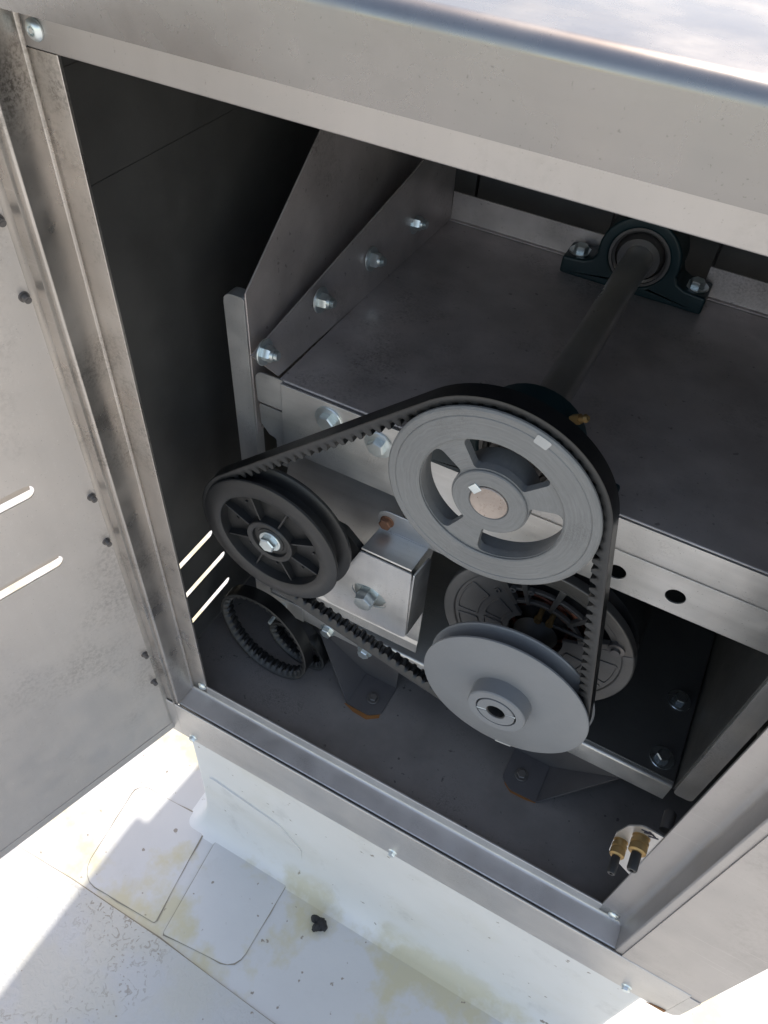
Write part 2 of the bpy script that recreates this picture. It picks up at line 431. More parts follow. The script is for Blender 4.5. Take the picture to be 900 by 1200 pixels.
# ------------------------------------------------------------------ roof curb under the cabinet
curb = thing('roof_curb', 'white membrane covered curb carrying the steel cabinet', 'curb', (0, .25, GZ))
bm = bmesh.new()
def ring(hx, y0, y1, r, z, n=8):
    pts = []
    for cx_, cy_, a0 in ((hx-r, y1-r, 0), (-hx+r, y1-r, 90), (-hx+r, y0+r, 180), (hx-r, y0+r, 270)):
        for i in range(n+1):
            a = R(a0 + 90*i/n); pts.append(bm.verts.new((cx_ + r*math.cos(a), cy_ + r*math.sin(a), z)))
    return pts
rings = []
for z, e in ((-.5875, .0), (-.70, .001), (-.80, .002), (-.87, .004), (-.90, .006), (-.92, .010), (-.934, .0155), (-.943, .022), (-.948, .030), (-.9503, .039), (-.952, .045)):
    rings.append(ring(.340+e, -.062-e, .555+e, .010+e*.2, z))
for a, b in zip(rings, rings[1:]):
    for i in range(len(a)): bm.faces.new((a[i], b[i], b[(i+1) % len(a)], a[(i+1) % len(a)]))
bm.faces.new(rings[0])
obj('curb_wrap', bm, M['memb_c'], curb, ang=60)
bm = bmesh.new()          # lap of a membrane flap glued to the curb front, its rounded top following the photo
plate(bm, 'Y', [tuple(p) for p in round_line([(-.318, -.93), (-.150, -.93), (-.150, -.83), (-.19, -.775), (-.318, -.74)], [0, .02, .03, .02, .01], True)], -.0664, -.0610)
obj('curb_flap', bm, M['memb_c'], curb)

# ================================================================== CABINET
cab = thing('fan_cabinet', 'bare steel fan cabinet with its access side open', 'cabinet', (0, .24, -.59))
FZ = -.500
# cap: one sheet with a rounded front edge
bm = bmesh.new()
bent(bm, 'X', [(-.090, .2955), (-.090, .3365), (.582, .3365), (.582, .2955)], .0016, -.385, .385, [0, .0085, .0085, 0], side=-1)
obj('top_cap', bm, M['cap'], cab)
for s in (-1, 1):
    bm = bmesh.new(); box(bm, s*.3835-.0008, s*.3835+.0008, -.080, .572, .2955, .334)
    obj('cap_side', bm, M['cap'], cab)
# header strip over the opening
bm = bmesh.new()
bent(bm, 'X', [(-.028, .2595), (-.045, .2595), (-.045, .3335)], .0016, -.3215, .2375, [0, .0012, 0], side=-1)
obj('header_strip', bm, M['panel'], cab)
# left jamb: lip, flat, return, outer face and outer corner
bm = bmesh.new()
bent(bm, 'Z', [(-.298, -.0425), (-.298, -.045), (-.3222, -.045)], .0016, -.4985, .2594, [0, .0006, 0], side=-1)
obj('jamb_flat', bm, M['frame'], cab)
bm = bmesh.new()
bent(bm, 'Z', [(-.3202, -.0466), (-.3225, -.0474), (-.3225, -.0755), (-.365, -.0755), (-.365, -.060)], .0016, -.4985, .3330, [0, .001, .002, .002, 0], side=-1)
obj('door_jamb', bm, M['frame'], cab)
# right jamb with a soft inner bend
bm = bmesh.new()
bent(bm, 'Z', [(.238, -.0425), (.238, -.045), (.267, -.045), (.267, -.0755), (.365, -.0755), (.365, -.03)], .0016, -.4985, .3330, [0, .0006, .007, .002, .002, 0], side=1)
obj('door_jamb', bm, M['panel'], cab)
bm = bmesh.new()          # flat front panel lapped over the jamb
plate(bm, 'Y', [(.2755, -.5055), (.3645, -.5055), (.3645, .2935), (.2755, .2935)], -.0772, -.0757)
obj('front_panel', bm, M['panel'], cab, bevel=.0006)
# sill
bm = bmesh.new()
bent(bm, 'X', [(-.0425, -.4985), (-.0425, -.4800), (-.045, -.4800), (-.045, -.5000), (-.0735, -.5000), (-.0735, -.512)], .0014, -.3238, .2685, [0, .0008, .0008, .004, .0015, 0], side=1)
obj('door_sill', bm, M['sill'], cab)
# base flange under the sill
bm = bmesh.new()
bent(bm, 'X', [(-.0752, -.5015), (-.0775, -.4985), (-.0785, -.5030), (-.0785, -.5870), (-.064, -.5870)], .0012, -.365, .352, [0, .001, .001, .002, 0], side=1)
obj('base_flange', bm, M['flange'], cab)
bm = bmesh.new()
plate(bm, 'Y', [tuple(p) for p in round_line([(.3525, -.5057), (.3645, -.5057), (.3645, -.572), (.3600, -.583), (.3525, -.587)], [0, 0, .006, .004, 0], True)], -.0782, -.0768)
obj('flange_corner', bm, M['flange'], cab, bevel=.0005)
bm = bmesh.new()
plate(bm, 'Y', [(.331, -.5865), (.352, -.5865), (.3515, -.579), (.342, -.581)], -.0794, -.0787)
obj('rust_patch', bm, M['rust'], cab)
# side, back walls and floor pan
def wall_x(x0, x1, y0, y1, z0, z1, louvres, mat, out):
    bm = bmesh.new()
    holes = [slot(a, b, z, .0120) for a, b, z in louvres]
    plate(bm, 'X', [(y0, z0), (y1, z0), (y1, z1), (y0, z1)], x0, x1, holes)
    o = obj('wall_panel', bm, mat, cab)
    for a, b, z in louvres:
        bm = bmesh.new()
        xo = x0 if out < 0 else x1
        bent(bm, 'Y', [(xo, z+.0064), (xo + out*.005, z+.0054), (xo + out*.0105, z-.0045)], .001, a+.001, b-.001, .003, side=1)
        obj('louvre', bm, mat, o)
    return o
wl = wall_x(-.3640, -.3625, -.0605, .56, -.5865, .334, [(-.045, .082, -.3345), (-.045, .0985, -.395), (-.045, .0995, -.454)], M['inner'], -1)
wr_ = wall_x(.3625, .3640, -.0295, .56, -.5865, .334, [], M['inner'], 1)
for z in (.1425, .0595):   # lapped strips on the inside of the left wall
    bm = bmesh.new(); box(bm, -.3624, -.3619, -.03, .555, z+.0003, z+.0825); obj('wall_strip', bm, M['inner'], cab, bevel=.0004)
bm = bmesh.new(); box(bm, -.365, .365, .5605, .5622, -.5865, .334); obj('back_panel', bm, M['inner'], cab)
bm = bmesh.new(); box(bm, -.362, .362, -.0418, .5600, FZ-.002, FZ); obj('floor_pan', bm, M['floor'], cab)
# vertical stiffeners on the back wall
for x0, x1 in ((-.2825, -.2440), (-.2420, -.060), (.020, .072), (.074, .26)):
    bm = bmesh.new(); box(bm, x0, x1, .5535 if x1-x0 > .1 else .549, .5600, -.35, .330)
    obj('back_stiffener', bm, M['inner'], cab, bevel=.001)
# tab for the pressure test ports, a wing of the right jamb
bm = bmesh.new()
plate(bm, 'Y', [tuple(p) for p in round_line([(.2385, -.380), (.2175, -.362), (.2085, -.3505), (.2040, -.3095), (.2085, -.285), (.2190, -.2715), (.2385, -.2735)], [0, .004, .005, .006, .010, .008, 0], True)], -.0432, -.0416)
tab = obj('port_tab', bm, M['flange'], cab, bevel=.0005)
for k, (x, z, a) in enumerate(((.2265, -.2795, 25), (.2290, -.2780, -35), (.2315, -.2825, 20), (.2235, -.2780, 10))):   # marker scribble
    bm = bmesh.new(); dx, dz = .0045*math.cos(R(a)), .0045*math.sin(R(a)); nx, nz = -dz*.22, dx*.22
    plate(bm, 'Y', [(x-dx-nx, z-dz-nz), (x+dx-nx, z+dz-nz), (x+dx+nx, z+dz+nz), (x-dx+nx, z-dz+nz)], -.0436, -.0433)
    obj('marker_stroke', bm, M['ink'], tab)
# frame screws: pan heads on the flats, hex heads under the flange
def pan_screw(p, r=.0062, mat='zinc'):
    bm = bmesh.new(); x, y, z = p
    lathe(bm, [(0, y-.0035), (r*.25, y-.0035), (r*.35, y-.0022), (r*.45, y-.0035), (r*.75, y-.003), (r, y-.0012), (r, y), (0, y)], (x, z), 28, closed=False)
    obj('screw', bm, M[mat], cab)
for p in ((-.3105, -.0452, .2705), (.2545, -.0452, -.4895), (-.3045, -.0452, -.4815)): pan_screw(p)
for x in (-.3085, .0005, .3045): bolt(cab, (x, -.0787, -.5755), (0, -1, 0), .0048, .0050, 0, 0, .3, 'zinc', 0, True, 'flange_screw')

# ------------------------------------------------------------------ the open door
DA = R(17)
door_n = Vector((math.cos(DA), -math.sin(DA), 0)); door_u = Vector((-math.sin(DA), -math.cos(DA), 0))
dorg = Vector((-.3415, -.0770, 0))
def D(s, h, z): v = dorg + door_u*s + door_n*h; return (v.x, v.y, z)
def doorbm(f):
    """build in door space (s, h, z) and turn into place"""
    bm = bmesh.new(); f(bm)
    for v in bm.verts: v.co = Vector(D(v.co.x, v.co.y, v.co.z))
    return bm
slits = [(.052, .40, z) for z in (.030, -.0645, -.1595)]
def dpanel(bm): plate(bm, 'Y', [(-.006, -.5775), (.585, -.5775), (.585, .255), (-.006, .255)], -.0016, 0, [slot(a, b, z, .0150, 10) for a, b, z in slits])
door = obj('access_door', doorbm(dpanel), M['door'], cab)
door['label'] = 'open louvred steel access door hinged on the left jamb'
for a, b, z in slits:
    def hood(bm): bent(bm, 'X', [(-.0014, z+.0082), (-.0060, z+.0072), (-.0105, z+.0010), (-.0120, z-.0085)], .0009, a+.0005, b-.0005, .004, side=1)
    obj('louvre', doorbm(hood), M['door'], door)
def dflange(bm):
    bent(bm, 'Z', [(.004, .0005), (-.0055, .0005), (-.0055, .0125), (-.0025, .0125)], .0013, -.5775, .255, [0, .002, .001, 0], side=1)
obj('hinge_flange', doorbm(dflange), M['frame'], door)
def dflange2(bm): box(bm, .0, .584, .0002, .0009, -.5773, -.5630)
obj('bottom_hem', doorbm(dflange2), M['door'], door)
for z in (.163, .105, -.105, -.169, -.379, -.443):
    bm = bmesh.new(); s = .0085
    a, b = Vector(D(s, 0, z)), Vector(D(s, .0065, z))
    rod(bm, a, b, .0030, .0027, 14); rod(bm, a, a + door_n*.0012, .0042, .0040, 14)
    rod(bm, b, b + door_n*.0004, .0014, .0014, 10)
    obj('hinge_screw', bm, M['darkscrew'], door)
# ================================================================== BLOWER FRAME
fr = thing('blower_frame', 'galvanised blower frame with deck, side plates and feet inside the cabinet', 'frame', (0, .28, FZ))
DZ = -.043
bm = bmesh.new()          # deck with its rear upstand in two pieces
bent(bm, 'X', [(.0865, DZ-.004), (.0865, DZ), (.4700, DZ)], .0020, -.2475, .2475, [0, .002, 0], side=-1)
deck = obj('deck', bm, M['deck'], fr)
for x0, x1 in ((-.2425, -.0475), (.0735, .2475)):
    bm = bmesh.new(); bent(bm, 'X', [(.464, DZ+.0006), (.4705, DZ+.0006), (.4705, -.0065)], .0018, x0, x1, .002, side=1)
    obj('rear_upstand', bm, M['deck'], fr)
# beam at the front: creased channel, its left end and the lapped cover plate
def beam(x0, x1, nm, z1=-.0445):
    bm = bmesh.new()
    bent(bm, 'X', [(.0840, z1), (.0840, -.0800), (.0872, -.0835), (.0872, -.1335), (.105, -.1335)], .002, x0, x1, [0, .004, .004, .003, 0], side=1)
    return obj(nm, bm, M['galv'], fr)
def plate_y(nm, outline, y0, y1, mat, holes=(), bev=.0008, parent=None):
    bm = bmesh.new(); plate(bm, 'Y', outline, y0, y1, holes); return obj(nm, bm, mat, parent or fr, bevel=bev)
# right run of the beam is a plate with two punched holes below the crease
bm = bmesh.new(); bent(bm, 'X', [(.0840, -.0445), (.0840, -.0800), (.0880, -.0838)], .002, -.025, .2600, [0, .004, 0], side=1)
obj('cross_beam', bm, M['galv'], fr)
plate_y('beam_web', [(-.025, -.1335), (.2600, -.1335), (.2600, -.0838), (-.025, -.0838)], .0860, .0880, M['galv'],
        [ngon((.1078, -.1108), .0088, 28), ngon((.1616, -.1108), .0088, 28)], .0004)
# left tab with rounded corners and a pressed groove
plate_y('beam_tab', [tuple(p) for p in round_line([(-.2755, -.0425), (-.2435, -.0425), (-.2435, -.0805), (-.2745, -.0805)], [.010, 0, 0, .003], True)], .0845, .0863, M['galv'])
plate_y('beam_tab', [tuple(p) for p in round_line([(-.2740, -.0845), (-.2435, -.0845), (-.2435, -.160), (-.2555, -.160), (-.2555, -.124), (-.2640, -.122), (-.2735, -.110)], [.003, 0, 0, 0, .004, .004, .004], True)], .0858, .0876, M['galv'])
plate_y('cover_plate', [(-.2440, -.0440), (-.0255, -.0440), (-.0255, -.1300), (-.2440, -.1300)], .0815, .0838, M['galv'], (), .0008)
for x, z, sp in ((-.1893, -.0640, .2), (-.1345, -.0695, .75)): bolt(fr, (x, .0815, z), (0, -1, 0), .0092, .0070, .0150, .0022, sp)
# sheet behind and below the cover plate
bm = bmesh.new()
bent(bm, 'X', [(.150, -.120), (.140, -.160), (.118, -.215), (.100, -.262)], .0015, -.268, -.075, .12, side=-1)
obj('scroll_sheet', bm, M['galv'], fr)
# left side plate, its bolted strip and front post
bm = bmesh.new()
plate(bm, 'X', [(.0870, -.130), (.0870, .0385), (.2165, .1365), (.36, .245), (.4720, .300), (.4720, -.130)], -.2815, -.2797)
obj('side_plate', bm, M['deck'], fr, bevel=.0006)
def strip_x(y, k):  # x on the ruled strip; k=0 lower edge, 1 upper edge
    u = (y-.085)/(.47-.085)
    lo = Vector((-.2505 + .008*u, .089 + (.470-.089)*u, DZ+.0005)); hi = Vector((-.2735 + .028*min(1, u*1.35), .080 + .39*u, -.0225 + .1125*u))
    return lo.lerp(hi, k)
bm = bmesh.new(); N = 10; rows = []
for i in range(N+1):
    y = .085 + .385*i/N; a, b = strip_x(y, 0), strip_x(y, 1)
    rows.append([bm.verts.new(p) for p in (a, b, b + Vector((-.0018, 0, 0)), a + Vector((-.0018, 0, 0)))])
for r0, r1 in zip(rows, rows[1:]):
    for i in range(4): bm.faces.new((r0[i], r1[i], r1[(i+1) % 4], r0[(i+1) % 4]))
bm.faces.new(rows[0]); bm.faces.new(rows[-1][::-1])
obj('bolted_strip', bm, M['deck'], fr)
for i, p in enumerate(((-.2625, .0850, -.0165), (-.2535, .1720, -.0040), (-.2495, .2695, -.0045), (-.2470, .3672, -.0045))):
    bolt(fr, p, (1, -.03, .10), .0080, .0085, .0130, .002, .4*i, 'zinc', .0065, False, 'nut')
# right side plate
bm = bmesh.new()
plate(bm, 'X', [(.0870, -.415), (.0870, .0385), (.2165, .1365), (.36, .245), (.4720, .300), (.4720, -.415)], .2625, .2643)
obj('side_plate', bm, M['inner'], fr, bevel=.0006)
bm = bmesh.new(); box(bm, .2470, .2490, .089, .47, DZ, .085); obj('bolted_strip', bm, M['deck'], fr)
def post(xi, xo, ztop, zbot):
    s = 1 if xo > xi else -1
    bm = bmesh.new(); q = [0, .007, .002, 0] if ztop > 0 else 0
    a, b = min(xi, xo), max(xi, xo)
    plate(bm, 'Y', [tuple(p) for p in round_line([(a, zbot), (b, zbot), (b, ztop), (a, ztop)], [.006, .006, .003 if s < 0 else .010, .010 if s < 0 else .003], True)], .0840, .0980)
    return obj('post', bm, M['galv_v'], fr, bevel=.0035, seg=4)
post(-.2805, -.3035, .0350, -.4480)
post(.2645, .2860, .0350, -.4180)
# motor shelf: front rail with rounded corner, shelf sheet, lapped left rail piece
bm = bmesh.new()
bent(bm, 'X', [(.470, -.4065), (.0840, -.4065), (.0840, -.4430), (.0990, -.4430)], .0022, -.279, .2600, [0, .0035, .004, 0], side=1)
shelf = obj('motor_shelf', bm, M['galv'], fr)
bm = bmesh.new(); plate(bm, 'Z', [(-.02, .0905), (.2600, .0905), (.2600, .468), (-.02, .468)], -.4063, -.4048)
obj('shelf_plate', bm, M['inner'], fr, bevel=.0005)
plate_y('rail_lap', [(-.2785, -.4400), (-.2280, -.4400), (-.2280, -.4085), (-.2785, -.4085)], .0815, .0836, M['galv'])
for x, z, sp in ((-.1915, -.4335, .1), (-.1352, -.4395, .8)): bolt(fr, (x, .0838, z), (0, -1, 0), .0082, .0065, .0105, .0018, sp)
bm = bmesh.new()
for k in range(11): rod(bm, (-.2595, .0815-.003*k, -.4235), (-.2595, .0815-.003*k-.0018, -.4235), .0029, .0025, 12)
rod(bm, (-.2595, .0815, -.4235), (-.2595, .0485, -.4235), .0024, None, 12); rod(bm, (-.2595, .0815, -.4235), (-.2595, .0775, -.4235), .0062, .0058, 6)
obj('long_screw', bm, M['zinc'], fr)
for y, sp in ((.1120, .3), (.1962, .1)): bolt(fr, (.2406, y, -.4048), (0, 0, 1), .0085, .0075, .0145, .002, sp, 'zincd')
# feet: a floor tab, an inclined gusset and a web up to the rail
def foot(s):
    bm = bmesh.new(); T = .0022
    tabp = [tuple(p) for p in round_line([(s*.1335, .0345), (s*.1000, .0335), (s*.0860, .0440), (s*.0860, .0860), (s*.1335, .0860)], [.001, .012, .006, 0, 0], True)]
    plate(bm, 'Z', tabp, FZ+.0004, FZ+.0004+T)
    a = Vector((s*.1335, .0345, FZ+.0015)); b = Vector((s*.1335, .0860, FZ+.0015))
    c = Vector((s*.2085, .0860, -.4445)); d = Vector((s*.1335, .0860, -.4445))
    n = (b-a).cross(c-a).normalized()*T
    for tri in ((a, b, c),):
        lo = [bm.verts.new(p) for p in tri]; hi = [bm.verts.new(p+n) for p in tri]
        bm.faces.new(lo); bm.faces.new(hi[::-1])
        for i in range(3): bm.faces.new((lo[i], lo[(i+1) % 3], hi[(i+1) % 3], hi[i]))
    plate(bm, 'Y', [(s*.0860, FZ+.001), (s*.1335, FZ+.001), (s*.2085, -.4447), (s*.0860, -.4447)], .0862, .0880)
    f = obj('foot', bm, M['foot'], fr, bevel=.0004)
    bolt(fr, (s*.1060, .0575, FZ+.003), (0, 0, 1), .0062, .0035, .0085, .0014, .3, 'darkscrew', 0, False, 'foot_screw')
    bm = bmesh.new(); rp = []
    outer = [(s*(.1335+.003), .0345-.001), (s*.120, .0285), (s*.100, .0275), (s*.086, .0375)]
    inner = [(s*.1330, .0360), (s*.118, .0352), (s*.1005, .0350), (s*.088, .0445)]
    if s > 0: outer = [(s*.1345, .0335), (s*.121, .0312), (s*.102, .0310), (s*.092, .0375)]
    vo = [bm.verts.new((x, y, FZ+.0003)) for x, y in outer]; vi = [bm.verts.new((x, y, FZ+.0003)) for x, y in inner]
    for i in range(3): bm.faces.new((vo[i], vo[i+1], vi[i+1], vi[i]))
    obj('rust_stain', bm, M['rust'], f)
    return f
foot(-1); foot(1)

# ================================================================== DRIVE
# pillow block bearing, built at the rear seat and copied to the front one
def bearing(label, y):
    t = thing('pillow_bearing', label, 'bearing', (0, y, DZ), 'teal pillow block bearings on the fan shaft')
    bm = bmesh.new()
    outl = [(-.083, 0), (.083, 0), (.083, .0205), (.058, .0225)]
    arc = [(.046*math.cos(R(a)), .043 + .046*math.sin(R(a))) for a in range(-10, 191, 10)]
    pts = outl + [(.049, .027)] + arc + [(-.049, .027), (-.058, .0225), (-.083, .0205)]
    hole = ngon((0, .043), .0335, 40)
    pts = [(a, b + DZ) for a, b in pts]; hole = [(a, b + DZ) for a, b in hole]
    plate(bm, 'Y', pts, y-.0205, y+.0205, [hole])
    obj('housing', bm, M['teal'], t, bevel=.003, seg=3)
    bm = bmesh.new()
    lathe(bm, [(.0345, y-.0185), (.0305, y-.0185), (.0305, y-.0165), (.0275, y-.0150), (.0275, y+.015), (.0345, y+.015)], (0, 0), 48)
    obj('outer_race', bm, M['darkscrew'], t)
    bm = bmesh.new()
    lathe(bm, [(.0270, y-.012), (.0232, y-.0225), (.0157, y-.0225), (.0157, y+.012), (.0270, y+.012)], (0, 0), 48)
    obj('inner_race', bm, M['darkscrew'], t)
    for s in (-1, 1): bolt(t, (s*.0675, y, DZ+.0207), (0, 0, 1), .0085, .0065, .0135, .002, .5 + s*.4, 'zinc')
    bm = bmesh.new()
    p = Vector((.031, y-.002, .041)); d = Vector((.62, -.25, .55)).normalized()
    rod(bm, p, p+d*.009, .0042, None, 6); rod(bm, p+d*.009, p+d*.014, .0030, .0026, 14); rod(bm, p+d*.014, p+d*.0165, .0036, .0020, 14)
    obj('grease_nipple', bm, M['brass'], t)
    return t
far = bearing('far teal pillow block bearing at the back end of the shaft', .4470)
def copy_tree(o, parent=None):
    c = o.copy(); C.objects.link(c); c.parent = parent
    for ch in [x for x in scene.objects if x.parent == o]: copy_tree(ch, c)
    return c
near = copy_tree(far); near.location = (0, .079, DZ)
near['label'] = 'near teal pillow block bearing mostly hidden behind the spoked pulley'

# shaft
sh = thing('fan_shaft', 'dark steel fan shaft with a pitted bare end in the spoked pulley', 'shaft', (0, 0, 0))
bm = bmesh.new(); lathe(bm, [(0, .0010), (.0155, .0010), (.0155, .505), (0, .505)], (0, 0), 48, closed=False)
obj('shaft_bar', bm, M['shaft'], sh)
bm = bmesh.new(); lathe(bm, [(0, -.0004), (.0147, -.0004), (.0153, .0002), (.0153, .0012), (0, .0012)], (0, 0), 48, closed=False)
obj('shaft_end', bm, M['shaftend'], sh)
bm = bmesh.new(); box(bm, -.0042, .0042, -.0008, .026, .0120, .0198)
bmesh.ops.rotate(bm, verts=bm.verts, cent=(0, 0, 0), matrix=Matrix.Rotation(R(-52), 3, 'Y'))
obj('shaft_key', bm, M['brass'] if False else M['zinc'], sh, bevel=.0005)

# big spoked pulley
big = thing('fan_pulley', 'large grey spoked cast pulley on the fan shaft', 'pulley', (0, .011, 0))
bm = bmesh.new()
lathe(bm, [(.0590, .0010), (.0602, .0002), (.0790, .0002), (.0797, .0008), (.0803, .0002), (.0850, .0002), (.0868, .0014), (.0870, .0030), (.0800, .0050),
           (.0740, .0065), (.0740, .0165), (.0800, .018), (.0868, .0200), (.0870, .0225), (.0590, .0225)], (0, 0), 128)
obj('rim', bm, M['castgrey'], big, ang=30)
WIN = [(44, 121), (144, 238), (268, 376)]
bm = bmesh.new()
holes = [sector((0, 0), .0318, .0582, a, b, .0085, 16) for a, b in WIN]
plate(bm, 'Y', ngon((0, 0), .0602, 96), .0026, .0105, holes)
obj('web', bm, M['castgrey'], big, bevel=.0022, seg=4)
bm = bmesh.new()
lathe(bm, [(.0158, .0012), (.0166, .0002), (.0298, .0002), (.0306, .0010), (.0312, .030), (.0158, .030)], (0, 0), 72)
obj('hub', bm, M['castgrey'], big)
bm = bmesh.new()
plate(bm, 'Y', [(q[0], q[1]) for q in sector((0, 0), .0770, .0850, 66.5, 74.5, .0015, 8)], -.0003, .0001)
obj('paint_dab_and_glint', bm, M['whitemark'], big)

# motor pulley with its collar
LC = (.0580, -.2495)
lp = thing('motor_pulley', 'smooth grey solid-disc pulley on the motor below the spoked one', 'pulley', (LC[0], .01, LC[1]))
bm = bmesh.new()
lathe(bm, [(.0100, -.0010), (.0840, -.0010), (.0858, .0000), (.0860, .0016), (.0846, .0028), (.0640, .0068), (.0640, .0120), (.0640, .0140), (.0850, .0172), (.0860, .0182), (.0852, .0205), (.0100, .0205)], LC, 128)
obj('disc', bm, M['discgrey'], lp, ang=30)
bm = bmesh.new()
lathe(bm, [(.0206, -.0150), (.0210, -.0180), (.0288, -.0180), (.0299, -.0168), (.0304, -.0008), (.0206, -.0008)], LC, 72)
obj('collar', bm, M['discgrey'], lp)
for a0, a1 in ((22, 194), (206, 378)):          # split taper bushing standing a little proud, bore open
    bm = bmesh.new(); plate(bm, 'Y', sector(LC, .0096, .0192, a0, a1, 0, 24), -.0185, .0)
    obj('bushing', bm, M['discgrey'], lp, bevel=.0005)
for a0, a1 in ((22, 194), (206, 378)):
    bm = bmesh.new(); plate(bm, 'Y', sector(LC, .0193, .0205, a0, a1, 0, 24), -.0120, .0)
    obj('bushing_gap', bm, M['dark'], lp)
bm = bmesh.new(); lathe(bm, [(.0088, -.0170), (.0097, -.0178), (.0097, .03), (.0088, .03)], LC, 36); obj('bore', bm, M['dark'], lp)  # black lining: the shade inside the bore is put into its colour
for a in (18, 200):
    c_, s_ = math.cos(R(a)), math.sin(R(a))
    bm = bmesh.new(); p = [(LC[0] + r*c_ - q*s_, LC[1] + r*s_ + q*c_) for r, q in ((.0100, -.0009), (.0203, -.0009), (.0203, .0009), (.0100, .0009))]
    plate(bm, 'Y', p, -.0182, -.010); obj('bushing_split', bm, M['zinc'], lp, bevel=.0003)
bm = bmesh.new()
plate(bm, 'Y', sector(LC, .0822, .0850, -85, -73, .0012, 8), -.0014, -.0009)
obj('paint_dab_and_glint', bm, M['whitemark'], lp)  # highlight at the lower rim edge, laid on as pale colour

# idler pulley
IC = (-.2110, -.1775)
ip = thing('idler_pulley', 'black plastic idler pulley with eight ribs on the tensioner', 'pulley', (IC[0], .01, IC[1]))
bm = bmesh.new()
lathe(bm, [(.0585, .0035), (.0592, .0004), (.0605, -.0005), (.0770, -.0005), (.0792, .0006), (.0797, .0022), (.0790, .0036), (.0690, .0068), (.0690, .0180), (.0585, .0180)], IC, 112)
obj('rim', bm, M['plastic_rim'], ip, ang=35)
bm = bmesh.new(); lathe(bm, [(.0586, .0181), (.0691, .0181), (.0795, .0215), (.0815, .0230), (.0812, .0262), (.0586, .0262)], IC, 112)
obj('back_flange', bm, M['plastic'], ip, ang=35)  # darker plastic than the rim, with the groove's shade in the colour
bm = bmesh.new()
lathe(bm, [(.0260, .0095), (.0420, .0125), (.0590, .0110), (.0590, .0160), (.0260, .0160)], IC, 96)
obj('web', bm, M['plastic'], ip)
for k in range(8):
    a = R(22 + 45*k); bm = bmesh.new(); c_, s_ = math.cos(a), math.sin(a)
    prof = [(.0255, .0028), (.0300, .0024), (.0585, .0042), (.0585, .0128), (.0255, .0128)]
    vv = []
    for q in (-.0010, .0010): vv.append([bm.verts.new((IC[0] + r*c_ - q*s_, y, IC[1] + r*s_ + q*c_)) for r, y in prof])
    bm.faces.new(vv[0]); bm.faces.new(vv[1][::-1])
    for i in range(5): bm.faces.new((vv[0][i], vv[1][i], vv[1][(i+1) % 5], vv[0][(i+1) % 5]))
    obj('rib', bm, M['plastic_rim'], ip, bevel=.0005)
for k in range(8):        # moulding pips on the web
    a = R(44.5 + 45*k); r = .046
    bm = bmesh.new(); x, z = IC[0] + r*math.cos(a), IC[1] + r*math.sin(a)
    lathe(bm, [(0, .0105), (.0014, .0105), (.0018, .0122), (0, .0122)], (x, z), 12, closed=False)
    obj('pip', bm, M['plastic_rim'], ip)
bm = bmesh.new()
lathe(bm, [(.0200, .0040), (.0205, .0006), (.0215, .0000), (.0262, .0000), (.0270, .0008), (.0275, .0160), (.0200, .0160)], IC, 64)
obj('hub', bm, M['plastic_rim'], ip)
bm = bmesh.new()
lathe(bm, [(.0060, .0028), (.0155, .0028), (.0160, .0038), (.0198, .0038), (.0198, .012), (.0060, .012)], IC, 56)
obj('hub_bearing', bm, M['dark'], ip)
bolt(ip, (IC[0], .0028, IC[1]), (0, -1, 0), .0092, .0068, .0125, .0018, .25)

# toothed drive belt round the three pulleys
def hull_path(circles, n=70):
    """outer tangent path round circles listed counter-clockwise, as points with outward normals"""
    segs = []; K = len(circles); tang = []
    for i in range(K):
        (c0, r0), (c1, r1) = circles[i], circles[(i+1) % K]
        c0, c1 = Vector(c0), Vector(c1); d = c1-c0; L = d.length; u = d/L; nrm = Vector((u.y, -u.x))
        s = (r0-r1)/L; nn = u*s + nrm*math.sqrt(1-s*s)
        tang.append(nn)
    pts = []
    for i in range(K):
        c, r = Vector(circles[i][0]), circles[i][1]; a0 = math.atan2(tang[i-1].y, tang[i-1].x); a1 = math.atan2(tang[i].y, tang[i].x)
        while a1 < a0: a1 += 2*math.pi
        m_ = max(2, int((a1-a0)*r/.0015))
        for k in range(m_+1):
            a = a0 + (a1-a0)*k/m_; pts.append((c + Vector((math.cos(a), math.sin(a)))*r, Vector((math.cos(a), math.sin(a)))))
        nx = circles[(i+1) % K]; q = Vector(nx[0]) + tang[i]*nx[1]; p = pts[-1][0]; L = (q-p).length; m_ = int(L/.0015)
        for k in range(1, m_): pts.append((p.lerp(q, k/m_), tang[i]))
    return pts
def belt_mesh(bm, pts, y0, y1, thick, tooth, pitch, to3=None):
    tot = 0; ln = [0]
    for i in range(len(pts)): tot += (pts[(i+1) % len(pts)][0] - pts[i][0]).length; ln.append(tot)
    nt_ = round(tot/pitch); pit = tot/nt_; rows = []
    yc = (y0+y1)/2; hw = (y1-y0)/2
    for i, (p, n) in enumerate(pts):
        ph = (ln[i] % pit)/pit
        s = .5 - .5*math.cos(2*math.pi*ph); s = max(0, min(1, (s-.28)/.44)); s = s*s*(3-2*s)
        d = thick - tooth*(1-s)
        sec = [(0, -hw), (-.0007, -hw-.0003), (-.0032, -hw), (-thick*.42, -hw*.90), (-d, -hw*.62), (-d, hw*.62), (-thick*.42, hw*.90), (-.0032, hw), (-.0007, hw+.0003), (0, hw)]
        row = []
        for o_, yy in sec:
            q = p + n*o_; row.append(bm.verts.new((q.x, yc+yy, q.y) if to3 is None else to3(q.x, yc+yy, q.y)))
        rows.append(row)
    m_ = len(rows)
    for i in range(m_):
        A, B = rows[i], rows[(i+1) % m_]
        for k in range(len(A)):
            f = bm.faces.new((A[k], B[k], B[(k+1) % len(A)], A[(k+1) % len(A)]))
            if k in (1, 2, 3, 5, 6, 7): f.material_index = 1
path = hull_path([((0, 0), .0935), (IC, .0850), (LC, .0840)])
